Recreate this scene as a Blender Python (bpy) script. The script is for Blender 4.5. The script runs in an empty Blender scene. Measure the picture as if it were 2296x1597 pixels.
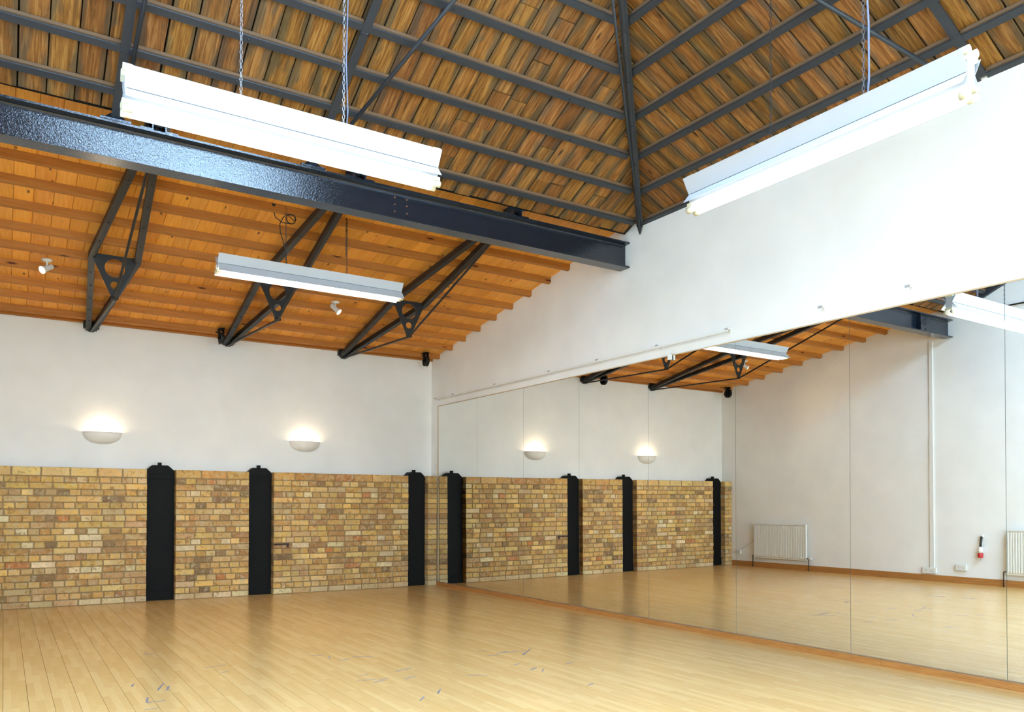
import bpy, math, random
from mathutils import Vector, Matrix
random.seed(11)
R = random.Random(5)
SC = bpy.context.scene
COL = SC.collection

# ------------------------------------------------------------------ camera
CX, CY, CZ = -5.44548, -10.56087, 1.18836
YAW, PITCH, ROLL, FPX, PPY = 0.568681, 0.013439, 0.002715, 1783.79, 1109.18
fw = Vector((math.sin(YAW)*math.cos(PITCH), math.cos(YAW)*math.cos(PITCH), math.sin(PITCH)))
rt0 = Vector((math.cos(YAW), -math.sin(YAW), 0)); up0 = rt0.cross(fw)
rt = math.cos(ROLL)*rt0 + math.sin(ROLL)*up0
up = -math.sin(ROLL)*rt0 + math.cos(ROLL)*up0
cd = bpy.data.cameras.new('camera'); cam = bpy.data.objects.new('camera', cd); COL.objects.link(cam)
m = Matrix.Identity(4)
for i, v in enumerate((rt, up, -fw)):
    for j in range(3): m[j][i] = v[j]
m.translation = (CX, CY, CZ); cam.matrix_world = m
cd.sensor_fit = 'HORIZONTAL'; cd.sensor_width = 36.0; cd.lens = FPX/2296*36
cd.shift_y = (PPY-1597/2)/2296; cd.clip_start = 0.05; cd.clip_end = 200
SC.camera = cam

# ------------------------------------------------------------------ world, daylight, exposure
W = bpy.data.worlds.new('sky'); SC.world = W; W.use_nodes = True
bg = W.node_tree.nodes['Background']; bg.inputs[0].default_value = (0.485, 0.725, 1.0, 1); bg.inputs[1].default_value = 20.5
SC.view_settings.view_transform = 'Standard'; SC.view_settings.look = 'None'
SC.view_settings.gamma = 1.0; SC.view_settings.use_curve_mapping = False
SC.view_settings.exposure = 0.86
SC.cycles.use_denoising = True
SC.cycles.max_bounces = 7; SC.cycles.diffuse_bounces = 4; SC.cycles.glossy_bounces = 4
SC.cycles.use_adaptive_sampling = True; SC.cycles.adaptive_threshold = 0.095; SC.cycles.adaptive_min_samples = 18
SC.cycles.sample_clamp_indirect = 12.0; SC.cycles.caustics_reflective = False; SC.cycles.caustics_refractive = False
SC.cycles.blur_glossy = 0.5

# room constants (metres).  brick face y=0, mirror face near x=0, floor z=0
EY, EZ = 0.010422, 0.003454          # the mirror wall is not quite square to the brick wall
XL, YF = -6.453, -15.0               # left wall, front wall
YB = 0.25                            # painted back wall above the bricks
EAVE_Y, EAVE_Z, S = -4.40, 4.07, 0.475
SK = (2.3, 5.1, -11.0, -7.4)         # rooflight: d0,d1 (plan distance from right wall), y0,y1; its far corner is cut by the hip
def sk1(y): return min(SK[1], -(y+4.40)-.12)
def wx(y): return -EY*y              # right wall x at y
CN = math.sqrt(1+S*S)

# skylight portal (helps the renderer find the opening)
pl = bpy.data.lights.new('skylight_portal', 'AREA'); pl.shape = 'RECTANGLE'
pl.size = SK[3]-SK[2]; pl.size_y = (SK[1]-SK[0])*CN; pl.cycles.is_portal = True
po = bpy.data.objects.new('skylight_portal', pl); COL.objects.link(po)
dmid = (SK[0]+SK[1])/2; ymid = (SK[2]+SK[3])/2
mz = Vector((S, 0, 1)).normalized(); mx = Vector((0, 1, 0)); my = mz.cross(mx)
pm = Matrix.Identity(4)
for i, v in enumerate((mx, my, mz)):
    for j in range(3): pm[j][i] = v[j]
pm.translation = (wx(ymid)-dmid, ymid, EAVE_Z+S*dmid+0.22); po.matrix_world = pm

# portal of the added front window
WN = (-5.7, -.8, .95, 3.75)          # invented window behind the camera, added to light the back wall: x0,x1,z0,z1
pl = bpy.data.lights.new('added_window_portal', 'AREA'); pl.shape = 'RECTANGLE'; pl.size = WN[1]-WN[0]; pl.size_y = WN[3]-WN[2]; pl.cycles.is_portal = True
po = bpy.data.objects.new('added_window_portal', pl); COL.objects.link(po)
po.location = ((WN[0]+WN[1])/2, YF-.1, (WN[2]+WN[3])/2); po.rotation_euler = (math.pi/2, 0, 0)

# portal of the added side window
WR = (-14.2, -9.5, .9, 3.6)          # unseen window added past the last mirror to light the left wall: y0,y1,z0,z1
pl = bpy.data.lights.new('added_side_portal', 'AREA'); pl.shape = 'RECTANGLE'; pl.size = WR[3]-WR[2]; pl.size_y = WR[1]-WR[0]; pl.cycles.is_portal = True
po = bpy.data.objects.new('added_side_portal', pl); COL.objects.link(po)
po.location = (.22, (WR[0]+WR[1])/2, (WR[2]+WR[3])/2); po.rotation_euler = (0, math.pi/2, 0)

# portal of the added left window
WL = (-8.0, -5.6, 1.0, 3.3)          # invented window out of view, brightens the right wall: y0,y1,z0,z1
pl = bpy.data.lights.new('added_left_portal', 'AREA'); pl.shape = 'RECTANGLE'; pl.size = WL[3]-WL[2]; pl.size_y = WL[1]-WL[0]; pl.cycles.is_portal = True
po = bpy.data.objects.new('added_left_portal', pl); COL.objects.link(po)
po.location = (XL-.1, (WL[0]+WL[1])/2, (WL[2]+WL[3])/2); po.rotation_euler = (0, -math.pi/2, 0)

# ------------------------------------------------------------------ materials
def lin(r, g, b):
    f = lambda c: (c/255/12.92) if c/255 <= .04045 else ((c/255+.055)/1.055)**2.4
    return (f(r), f(g), f(b), 1)
class NT:
    def __init__(s, name):
        s.m = bpy.data.materials.new(name); s.m.use_nodes = True; s.t = s.m.node_tree
        s.b = s.t.nodes['Principled BSDF']
    def n(s, typ, **kw):
        x = s.t.nodes.new(typ)
        for k, v in kw.items():
            if k == 'i':
                for kk, vv in v.items():
                    if isinstance(vv, bpy.types.NodeSocket): s.t.links.new(vv, x.inputs[kk])
                    else: x.inputs[kk].default_value = vv
            else: setattr(x, k, v)
        return x
    def l(s, a, b): s.t.links.new(a, b)
    def ramp(s, fac, stops):
        r = s.n('ShaderNodeValToRGB'); s.l(fac, r.inputs[0]); e = r.color_ramp.elements
        while len(e) < len(stops): e.new(0.5)
        for k, (p, c) in zip(e, stops): k.position = p; k.color = c if len(c) == 4 else (*c, 1)
        return r.outputs[0]
    def mix(s, fac, a, b, mode='MIX'):
        x = s.n('ShaderNodeMix', data_type='RGBA', blend_type=mode)
        for k, v in ((0, fac), (6, a), (7, b)):
            if isinstance(v, bpy.types.NodeSocket): s.l(v, x.inputs[k])
            else: x.inputs[k].default_value = v
        return x.outputs[2]
    def bump(s, h, strength, dist=0.01):
        b = s.n('ShaderNodeBump', i={'Strength': strength, 'Distance': dist, 'Height': h})
        s.l(b.outputs[0], s.b.inputs['Normal'])
    def set(s, **kw):
        for k, v in kw.items():
            k = {'color': 'Base Color', 'rough': 'Roughness', 'metal': 'Metallic', 'spec': 'Specular IOR Level',
                 'coat': 'Coat Weight', 'coatr': 'Coat Roughness'}[k]
            if isinstance(v, bpy.types.NodeSocket): s.l(v, s.b.inputs[k])
            else: s.b.inputs[k].default_value = v
        return s
    def coords(s, scale, rnd=True, typ='Object'):
        tc = s.n('ShaderNodeTexCoord').outputs[typ]
        if rnd:
            oi = s.n('ShaderNodeObjectInfo').outputs['Random']
            mu = s.n('ShaderNodeMath', operation='MULTIPLY', i={0: oi, 1: 57.0}).outputs[0]
            tc = s.n('ShaderNodeVectorMath', operation='ADD', i={0: tc, 1: mu}).outputs[0]
        return s.n('ShaderNodeMapping', i={'Vector': tc, 'Scale': scale}).outputs[0]
    def noise(s, vec, scale, detail=4, rough=.55, dist=0.):
        return s.n('ShaderNodeTexNoise', i={'Vector': vec, 'Scale': scale, 'Detail': detail, 'Roughness': rough, 'Distortion': dist}).outputs[0]

def plain(name, c, rough=.5, metal=0., spec=.5, bump=0., bscale=60.):
    t = NT(name).set(color=c, rough=rough, metal=metal, spec=spec)
    if bump:
        t.bump(t.noise(t.coords((1, 1, 1), False), bscale), bump, .004)
    return t.m

def mat_wall():
    t = NT('white_plaster'); v = t.coords((1, 1, 1), False)
    n = t.noise(v, 2.3, 2); c = t.ramp(n, [(.3, lin(240, 240, 238)), (.7, lin(246, 246, 244))])
    t.set(color=c, rough=.8, spec=.2); return t.m
def mat_brick():
    t = NT('stock_brick'); v = t.coords((1, 1, 1), True)
    oc = t.n('ShaderNodeObjectInfo').outputs['Color']
    # bricks are scaled unit boxes: work in metres
    gp = t.n('ShaderNodeNewGeometry').outputs['Position']
    n1 = t.noise(gp, 17, 3, .6, .7); n2 = t.noise(gp, 70, 2, .65); n3 = t.noise(gp, 3.1, 2)
    c = t.mix(.22, oc, lin(184, 154, 100))
    c = t.mix(t.ramp(n1, [(.50, (0, 0, 0)), (.66, (.75,)*3)]), c, lin(206, 190, 154))
    c = t.mix(t.ramp(n1, [(.32, (.7,)*3), (.45, (0, 0, 0))]), c, lin(138, 104, 66))
    c = t.mix(t.ramp(n2, [(.58, (0, 0, 0)), (.75, (.45,)*3)]), c, lin(104, 80, 54))
    c = t.mix(t.ramp(n3, [(.4, (.35,)*3), (.6, (0, 0, 0))]), c, lin(168, 136, 96))
    t.set(color=c, rough=.82, spec=.25); t.bump(n2, .35, .004); return t.m
def mat_mortar():
    t = NT('mortar'); v = t.coords((1, 1, 1), False); n = t.noise(v, 60, 2)
    t.set(color=t.ramp(n, [(.3, lin(134, 110, 76)), (.7, lin(168, 144, 106))]), rough=.95, spec=.1)
    t.bump(n, .6, .006); return t.m
def mat_floor():
    t = NT('strip_floor'); v = t.coords((1, 1, 1), False)
    oi = t.n('ShaderNodeObjectInfo'); oc = oi.outputs['Color']
    # three strips in each board, each strip broken into staves
    vb = t.n('ShaderNodeMapping', i={'Vector': v, 'Rotation': (0, 0, math.pi/2)}).outputs[0]
    br = t.n('ShaderNodeTexBrick', offset=.37, i={'Vector': vb, 'Scale': 1., 'Mortar Size': .0004, 'Brick Width': .42, 'Row Height': .0427,
             'Color1': (0, 0, 0, 1), 'Color2': (1, 1, 1, 1), 'Mortar': (.15, .15, .15, 1), 'Bias': 0.})
    g = t.noise(t.n('ShaderNodeMapping', i={'Vector': v, 'Scale': (38, 2.2, 1)}).outputs[0], 3, 3, .6, .4)
    c = t.mix(br.outputs[0], lin(220, 176, 111), lin(234, 195, 134))
    c = t.mix(t.ramp(g, [(.30, (.3, .3, .3)), (.62, (0, 0, 0))]), c, lin(214, 166, 98))
    c = t.mix(.25, c, oc)
    t.set(color=c, rough=.21, spec=.5)
    return t.m
def mat_pine():
    t = NT('pine'); v = t.coords((1, 1, 1)); oc = t.n('ShaderNodeObjectInfo').outputs['Color']
    g = t.noise(t.n('ShaderNodeMapping', i={'Vector': v, 'Scale': (30, 1.6, 30)}).outputs[0], 2.2, 3, .6, .8)
    c = t.mix(t.ramp(g, [(.35, (0, 0, 0)), (.68, (1, 1, 1))]), lin(226, 152, 62), lin(242, 178, 90))
    k = t.n('ShaderNodeTexVoronoi', i={'Vector': t.n('ShaderNodeMapping', i={'Vector': v, 'Scale': (9, 3.4, 9)}).outputs[0], 'Scale': 1.0}).outputs[0]
    c = t.mix(t.ramp(k, [(.05, (1, 1, 1)), (.13, (0, 0, 0))]), c, lin(116, 68, 32))
    c = t.mix(1., c, oc, 'MULTIPLY')
    t.set(color=c, rough=.55, spec=.3); t.bump(g, .1, .003); return t.m
def mat_plank():
    t = NT('old_plank'); oc = t.n('ShaderNodeObjectInfo').outputs['Color']; v = t.coords((1, 1, 1))
    g = t.noise(t.n('ShaderNodeMapping', i={'Vector': v, 'Scale': (26, 1.5, 26)}).outputs[0], 1.6, 4, .65, 1.2)
    b = t.noise(t.n('ShaderNodeMapping', i={'Vector': v, 'Scale': (7, 1.7, 7)}).outputs[0], 1., 2, .6, .8)
    c = t.ramp(g, [(.26, lin(84, 54, 26)), (.5, lin(164, 112, 56)), (.74, lin(212, 162, 98))])
    # weather stains creeping in from the plank edges
    tx = t.n('ShaderNodeSeparateXYZ', i={0: t.n('ShaderNodeTexCoord').outputs['Object']}).outputs[0]
    e = t.n('ShaderNodeMath', operation='ABSOLUTE', i={0: tx}).outputs[0]
    e = t.n('ShaderNodeMath', operation='MULTIPLY', i={0: e, 1: 7.5}).outputs[0]
    b2 = t.n('ShaderNodeMath', operation='MULTIPLY', i={0: b, 1: 1.7}).outputs[0]
    e = t.n('ShaderNodeMath', operation='ADD', i={0: e, 1: b2}).outputs[0]
    e = t.n('ShaderNodeMath', operation='MULTIPLY', i={0: e, 1: .5}).outputs[0]
    c = t.mix(t.ramp(e, [(.56, (0, 0, 0)), (.70, (.9,)*3)]), c, t.mix(g, lin(52, 38, 24), lin(150, 128, 98)))
    k = t.n('ShaderNodeTexVoronoi', i={'Vector': t.n('ShaderNodeMapping', i={'Vector': v, 'Scale': (8, 2.2, 8)}).outputs[0], 'Scale': 1.0}).outputs[0]
    c = t.mix(t.ramp(k, [(.04, (.9,)*3), (.12, (0, 0, 0))]), c, lin(44, 26, 14))
    c = t.mix(1., c, oc, 'MULTIPLY')
    t.set(color=c, rough=.7, spec=.25); t.bump(g, .3, .005); return t.m
def mat_steel(name, c, rough, bumpy=0., scale=160, spec=.5):
    t = NT(name); v = t.coords((1, 1, 1), False)
    n = t.noise(v, 6, 1); t.set(color=t.mix(n, c, tuple(x*1.25 for x in c[:3])+(1,)), rough=rough, spec=spec)
    if bumpy: t.bump(t.noise(v, scale, 2, .7), bumpy, .0024)
    return t.m
def mat_trim():
    t = NT('trim_wood'); v = t.coords((1, 1, 1), False)
    g = t.noise(t.n('ShaderNodeMapping', i={'Vector': v, 'Scale': (60, 2.5, 60)}).outputs[0], 2.5, 6, .6, .8)
    c = t.ramp(g, [(.3, lin(156, 98, 46)), (.7, lin(196, 140, 78))])
    t.set(color=c, rough=.4, spec=.4); return t.m
def emit(name, c, s):
    t = NT(name); t.set(color=(.8, .8, .8, 1))
    t.b.inputs['Emission Color'].default_value = (*c, 1); t.b.inputs['Emission Strength'].default_value = s
    return t.m
def mat_pane(name, tr_):
    mm = bpy.data.materials.new(name); mm.use_nodes = True; t = mm.node_tree
    for n in list(t.nodes): t.nodes.remove(n)
    o = t.nodes.new('ShaderNodeOutputMaterial'); tr = t.nodes.new('ShaderNodeBsdfTransparent'); tr.inputs[0].default_value = (*tr_, 1) if isinstance(tr_, tuple) else (tr_, tr_, tr_, 1)
    gl = t.nodes.new('ShaderNodeBsdfGlossy'); gl.inputs['Roughness'].default_value = .05
    mi = t.nodes.new('ShaderNodeMixShader'); mi.inputs[0].default_value = .06
    t.links.new(tr.outputs[0], mi.inputs[1]); t.links.new(gl.outputs[0], mi.inputs[2]); t.links.new(mi.outputs[0], o.inputs[0])
    return mm
M = dict(
    wall=mat_wall(), brick=mat_brick(), mortar=mat_mortar(), floor=mat_floor(), pine=mat_pine(), plank=mat_plank(), trim=mat_trim(),
    beam=mat_steel('beam_paint', lin(24, 32, 44), .08, .5, 75, .8), steel=mat_steel('roof_steel_paint', lin(46, 52, 60), .45, .0, 60),
    truss=mat_steel('truss_black_paint', lin(30, 30, 30), .45, 0, 60), iron=mat_steel('black_iron_paint', lin(20, 20, 20), .6, 0, 30, .10),
    batten=plain('old_batten', lin(120, 96, 74), .85, bump=.2), rust=plain('rust', lin(150, 96, 60), .8),
    enamel=plain('white_enamel', lin(190, 194, 200), .35), plastic=plain('white_plastic', lin(232, 232, 228), .4),
    cream=plain('cream_plastic', lin(226, 220, 190), .5), rad=plain('radiator_enamel', lin(238, 236, 228), .35),
    plasterlamp=plain('plaster_lamp', lin(244, 240, 234), .7), black=plain('black_plastic', lin(22, 22, 24), .5), red=plain('red_plastic', lin(200, 40, 48), .4),
    zinc=plain('zinc_chain', lin(150, 152, 160), .35, .9), darkchain=plain('blackened_chain', lin(70, 66, 64), .5, .5), copper=plain('painted_pipe', lin(60, 54, 48), .5),
    mirror=plain('mirror_silver', (.93, .935, .90, 1), .0, 1.), glassedge=plain('mirror_edge', lin(120, 132, 124), .2),
    tape=plain('grey_tape', lin(124, 116, 124), .6), rooftop=plain('roof_felt', lin(24, 20, 17), .9), sub=plain('screed', lin(90, 64, 34), .9),
    tube=emit('fluorescent_tube', (.84, .94, 1.0), 4.5), tubew=emit('fluorescent_tube_warm', (1.0, .94, .80), 44.0),
    halogen=emit('halogen_bulb', (1.0, .76, .45), 25.0), spotface=emit('spot_bulb', (1.0, .70, .30), 7.0), pane=mat_pane('added_window_glass', .42), dimpane=mat_pane('dimmed_window_glass', .17), warmpane=mat_pane('warm_tinted_glass', (.54, .43, .31)), roofpane=mat_pane('dimmed_rooflight_glass', .95),  # panes tinted and dimmed to steer daylight; all but the rooflight's are added
    greycable=plain('grey_cable', lin(116, 122, 146), .4), greyhook=plain('grey_bracket', lin(168, 168, 170), .5), paletrim=plain('pale_trim', lin(204, 178, 140), .5), slotshade=plain('slot_shade', lin(64, 40, 40), .8))

# ------------------------------------------------------------------ mesh helpers
class MB:
    def __init__(s): s.v = []; s.f = []
    def add(s, vs, fs):
        o = len(s.v); s.v += [tuple(x) for x in vs]; s.f += [[o+i for i in f] for f in fs]; return s
    def box(s, a, b):
        (x0, y0, z0), (x1, y1, z1) = a, b
        return s.add([(x0,y0,z0),(x1,y0,z0),(x1,y1,z0),(x0,y1,z0),(x0,y0,z1),(x1,y0,z1),(x1,y1,z1),(x0,y1,z1)],
              [(3,2,1,0),(4,5,6,7),(0,1,5,4),(1,2,6,5),(2,3,7,6),(3,0,4,7)])
    def ext(s, poly, p0, p1, upv=(0, 0, 1)):
        """extrude a 2D profile (side, up) from p0 to p1"""
        p0, p1 = Vector(p0), Vector(p1); d = (p1-p0).normalized(); sd = d.cross(Vector(upv)).normalized(); u = sd.cross(d)
        n = len(poly)
        vs = [p0+sd*a+u*b for a, b in poly]+[p1+sd*a+u*b for a, b in poly]
        fs = [list(range(n))[::-1], list(range(n, 2*n))]+[(i, (i+1) % n, n+(i+1) % n, n+i) for i in range(n)]
        return s.add(vs, fs)
    def bar(s, p0, p1, w, h, upv=(0, 0, 1)):
        return s.ext([(-w/2,-h/2),(w/2,-h/2),(w/2,h/2),(-w/2,h/2)], p0, p1, upv)
    def tube(s, pts, r, n=8, close=False):
        pts = [Vector(p) for p in pts]; k = len(pts); rings = []; ref = None
        for i, p in enumerate(pts):
            a = pts[(i-1) % k] if (close or i > 0) else p; b = pts[(i+1) % k] if (close or i < k-1) else p
            d = (b-a).normalized()
            if ref is None: ref = d.orthogonal().normalized()
            ref = (ref-d*ref.dot(d)).normalized(); q = d.cross(ref)
            rr = r[i] if isinstance(r, (list, tuple)) else r
            rings.append([p+(ref*math.cos(2*math.pi*j/n)+q*math.sin(2*math.pi*j/n))*rr for j in range(n)])
        vs = [v for rg in rings for v in rg]; fs = []
        for i in range(k if close else k-1):
            for j in range(n):
                a = i*n; b = ((i+1) % k)*n; fs.append((a+j, a+(j+1) % n, b+(j+1) % n, b+j))
        if not close: fs += [list(range(n))[::-1], list(range((k-1)*n, k*n))]
        return s.add(vs, fs)
    def cyl(s, p0, p1, r, n=12): return s.tube([p0, p1], r, n)
    def lathe(s, prof, mat, n=16, a0=0., a1=2*math.pi):
        """prof: (radius, height) list, turned about local z of mat"""
        full = abs(a1-a0-2*math.pi) < 1e-6; k = n if full else n+1
        vs = []; fs = []
        for r, h in prof:
            for j in range(k):
                t = a0+(a1-a0)*j/n; vs.append(mat @ Vector((r*math.cos(t), r*math.sin(t), h)))
        for i in range(len(prof)-1):
            for j in range(n):
                a = i*k+j; b = i*k+(j+1) % k; fs.append((a, b, b+k, a+k))
        return s.add(vs, fs)
    def mesh(s, name):
        me = bpy.data.meshes.new(name); me.from_pydata(s.v, [], s.f); me.update(); return me
    def build(s, name, mat, parent=None, smooth=False):
        me = s.mesh(name); me.materials.append(M[mat] if isinstance(mat, str) else mat)
        if smooth:
            for p in me.polygons: p.use_smooth = True
        return ob(name, me, parent)
def ob(name, me, parent=None, mw=None):
    o = bpy.data.objects.new(name, me); COL.objects.link(o)
    if parent is not None: o.parent = parent
    if mw is not None: o.matrix_world = mw
    return o
def tag(o, label=None, cat=None, group=None, kind=None):
    if label: o['label'] = label
    if cat: o['category'] = cat
    if group: o['group'] = group
    if kind: o['kind'] = kind
    return o
def empty(name, loc=(0, 0, 0), rz=0.):
    o = bpy.data.objects.new(name, None); COL.objects.link(o); o.empty_display_size = .1
    o.location = loc; o.rotation_euler = (0, 0, rz); return o
def copy_tree(o, parent=None):
    c = o.copy(); COL.objects.link(c); c.parent = parent
    for ch in list(o.children): copy_tree(ch, c)
    return c
def frame(o, x, y, z):
    mm = Matrix.Identity(4)
    for i, v in enumerate((x, y, z)):
        v = Vector(v)
        for j in range(3): mm[j][i] = v[j]
    mm.translation = o; return mm
def st(o): return tag(o, kind='structure')

# ------------------------------------------------------------------ setting: shell
def soff(y): return 3.435-0.17*y+.0            # underside of the pine boards
def jbot(y): return soff(y)-.068               # underside of the joists
SUB = MB(); SUB.box((XL-.2, YF-.2, -.16), (.25, YB+.2, -.014)); floor = st(SUB.build('floor', 'sub'))
BW = .1283; x0 = -5.437-BW*8; nb = 0
CS = [(.98, .95, .88), (1.0, .97, .92), (.93, .88, .78), (.97, .9, .8), (1., .98, .95)]
def board_mesh(w, L):
    b = .0006
    m = MB(); m.add([(0,0,-.012),(w,0,-.012),(w,L,-.012),(0,L,-.012),(b,b,0),(w-b,b,0),(w-b,L-b,0),(b,L-b,0)],
        [(4,5,6,7),(0,1,5,4),(1,2,6,5),(2,3,7,6),(3,0,4,7)]); return m.mesh('floor_board')
cache = {}
rest = MB()
i = 0
while x0+i*BW < .12:
    xa = x0+i*BW; xb = xa+BW
    ya = YF+.0 ; cuts = [.27]
    y = .27-R.uniform(.6, 2.4)
    while y > -8.4: cuts.append(y); y -= R.choice((2.1, 2.3, 2.5))
    cuts.append(y)
    for a, b in zip(cuts[1:], cuts[:-1]):
        L = round(b-a, 2); key = (L,)
        if key not in cache: cache[key] = board_mesh(BW-.0008, L); cache[key].materials.append(M['floor'])
        o = ob('floor_board', cache[key], floor); o.location = (xa, a, 0); c = R.choice(CS)
        k = R.uniform(.9, 1.02); base = lin(222, 178, 108); o.color = tuple(base[q]*c[q]*k for q in range(3))+(1,)
    rest.box((xa, YF, -.012), (xb-.0015, cuts[-1]-.001, 0))
    i += 1
rb = tag(rest.build('far_floor_boards', 'floor', floor), kind='stuff'); rb.color = lin(222, 178, 108)

def wall_poly(name, pts, thick, parent=None):
    """pts: outline in world coords (planar, vertical); thick: offset vector"""
    n = len(pts); t = Vector(thick); vs = [Vector(p) for p in pts]; vs += [v+t for v in vs]
    m = MB().add(vs, [list(range(n)), list(range(n, 2*n))[::-1]]+[((i+1) % n, i, n+i, n+(i+1) % n) for i in range(n)])
    return st(m.build(name, 'wall', parent))
wall_poly('wall_back', [(XL-.2, YB, -.1), (.25, YB, -.1), (.25, YB, 3.46), (XL-.2, YB, 3.46)], (0, .2, 0))
WO = .012                                       # the wall face stands this far behind the mirror face
for rwp in ([(YB+.2, -.1), (YB+.2, soff(YB+.2)+.06), (-4.3, soff(-4.3)+.06), (-4.42, 4.12), (WR[1], 4.12), (WR[1], -.1)],
            [(WR[1], -.1), (WR[1], WR[2]), (WR[0], WR[2]), (WR[0], -.1)], [(WR[1], WR[3]), (WR[1], 4.12), (WR[0], 4.12), (WR[0], WR[3])],
            [(WR[0], -.1), (WR[0], 4.12), (YF-.2, 4.12), (YF-.2, -.1)]):
    wall_poly('wall_right', [(wx(y)+WO, y, z) for y, z in rwp], (.2, 0, 0))
win = st(empty('added_window_2', (.22, (WR[0]+WR[1])/2, WR[2]))); hy = (WR[1]-WR[0])/2; hz = WR[3]-WR[2]  # added window, here only for its light on the left wall
for k in range(6):
    y = -hy+2*hy*k/5; MB().box((-.03, y-.03, 0), (.03, y+.03, hz)).build('mullion', 'enamel', win)
    if k < 5: MB().add([(0, y, 0), (0, y+.4*hy, 0), (0, y+.4*hy, hz), (0, y, hz)], [(0, 1, 2, 3)]).build('pane', 'pane', win)
for z in (.03, 1.4, hz-.03): MB().box((-.028, -hy, z-.03), (.028, hy, z+.03)).build('transom', 'enamel', win)
lz = lambda y: soff(y)+.055 if y > -4.4 else EAVE_Z-S*(y-EAVE_Y)+.1 if y > EAVE_Y+XL-.05 else EAVE_Z-S*XL+.25
yq = EAVE_Y+XL-.05
for pts in ([(YB+.2, -.1), (YB+.2, lz(YB+.2)), (-4.35, lz(-4.35)), (WL[1], lz(WL[1])), (WL[1], -.1)],
            [(WL[1], -.1), (WL[1], WL[2]), (WL[0], WL[2]), (WL[0], -.1)], [(WL[1], WL[3]), (WL[1], lz(WL[1])), (WL[0], lz(WL[0])), (WL[0], WL[3])],
            [(WL[0], -.1), (WL[0], lz(WL[0])), (yq, EAVE_Z-S*XL+.2), (YF-.2, EAVE_Z-S*XL+.25), (YF-.2, -.1)]):
    wall_poly('wall_left', [(XL, y, z) for y, z in pts], (-.2, 0, 0))
win = st(empty('added_window_3', (XL-.1, (WL[0]+WL[1])/2, WL[2]))); hy = (WL[1]-WL[0])/2; hz = WL[3]-WL[2]  # invented window that fills in light on the right wall
for k in range(5):
    y = -hy+2*hy*k/4; MB().box((-.03, y-.03, 0), (.03, y+.03, hz)).build('mullion', 'enamel', win)
    if k < 4: MB().add([(0, y, 0), (0, y+hy/2, 0), (0, y+hy/2, hz), (0, y, hz)], [(0, 1, 2, 3)]).build('pane', 'dimpane', win)
for z in (.03, hz-.03): MB().box((-.028, -hy, z-.03), (.028, hy, z+.03)).build('transom', 'enamel', win)
zfr = EAVE_Z-S*(XL-.2)+.25
for nm, q in (('wall_front', [(XL-.2, -.1), (.3, -.1), (.3, WN[2]), (XL-.2, WN[2])]), ('wall_front', [(XL-.2, WN[2]), (WN[0], WN[2]), (WN[0], WN[3]), (XL-.2, WN[3])]),
              ('wall_front', [(WN[1], WN[2]), (.3, WN[2]), (.3, WN[3]), (WN[1], WN[3])]), ('wall_front', [(XL-.2, WN[3]), (.3, WN[3]), (.3, 4.2), (XL-.2, zfr)])):
    wall_poly(nm, [(x, YF, z) for x, z in q], (0, -.2, 0))
win = st(empty('added_window_1', ((WN[0]+WN[1])/2, YF-.1, WN[2])))  # added unseen window sending light to the back bay
wc = win.location.x
for k in range(6):
    x = WN[0]+(WN[1]-WN[0])*k/5-wc; MB().box((x-.03, -.03, 0), (x+.03, .03, WN[3]-WN[2])).build('mullion', 'enamel', win)
for z in (0.03, 1.4, WN[3]-WN[2]-.03): MB().box((WN[0]-wc, -.028, z-.03), (WN[1]-wc, .028, z+.03)).build('transom', 'enamel', win)
for k in range(5):
    xa = WN[0]+(WN[1]-WN[0])*k/5-wc; xb = WN[0]+(WN[1]-WN[0])*(k+1)/5-wc
    MB().add([(xa, 0, 0), (xb, 0, 0), (xb, 0, WN[3]-WN[2]), (xa, 0, WN[3]-WN[2])], [(0, 1, 2, 3)]).build('pane', 'warmpane', win)  # pane tint warms the light of this added window

# skirtings and mirror trims
def rw(y, d, z): return Vector((wx(y)-d, y, z))
def rstrip(name, y0, y1, d0, d1, z0, z1, mat, parent=None):
    m = MB(); a = [rw(y0, d0, z0), rw(y0, d1, z0), rw(y0, d1, z1), rw(y0, d0, z1)]; b = [rw(y1, d0, z0), rw(y1, d1, z0), rw(y1, d1, z1), rw(y1, d0, z1)]
    m.add(a+b, [(0,1,2,3),(7,6,5,4),(0,4,5,1),(1,5,6,2),(2,6,7,3),(3,7,4,0)]); return m.build(name, mat, parent)
MZ0, MZ1, MY0, MW = .0524, 2.6526, -.0086, 1.1295
yy = -.002
bb = st(empty('baseboard_right'))
for L in (2.05, 2.4, 2.6, 2.3, 2.5, 2.9):
    rstrip('skirting_length', yy, yy-L+.0015, -WO, .028, 0, MZ0-.004, 'trim', bb); yy -= L
st(rstrip('trim_1', .004, -9.06, -WO, .008, MZ1+.001, MZ1+.011, 'paletrim'))
st(rstrip('trim_2', .012, -.006, -WO, .006, MZ0, MZ1+.011, 'paletrim'))
bl = st(empty('baseboard_left'))
yy = -.01
for L in (2.3, 2.6, 2.4, 2.7, 2.5, 2.4):
    MB().box((XL, yy-L+.002, 0), (XL+.018, yy, .098)).build('skirting_length', 'trim', bl); yy -= L

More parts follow.
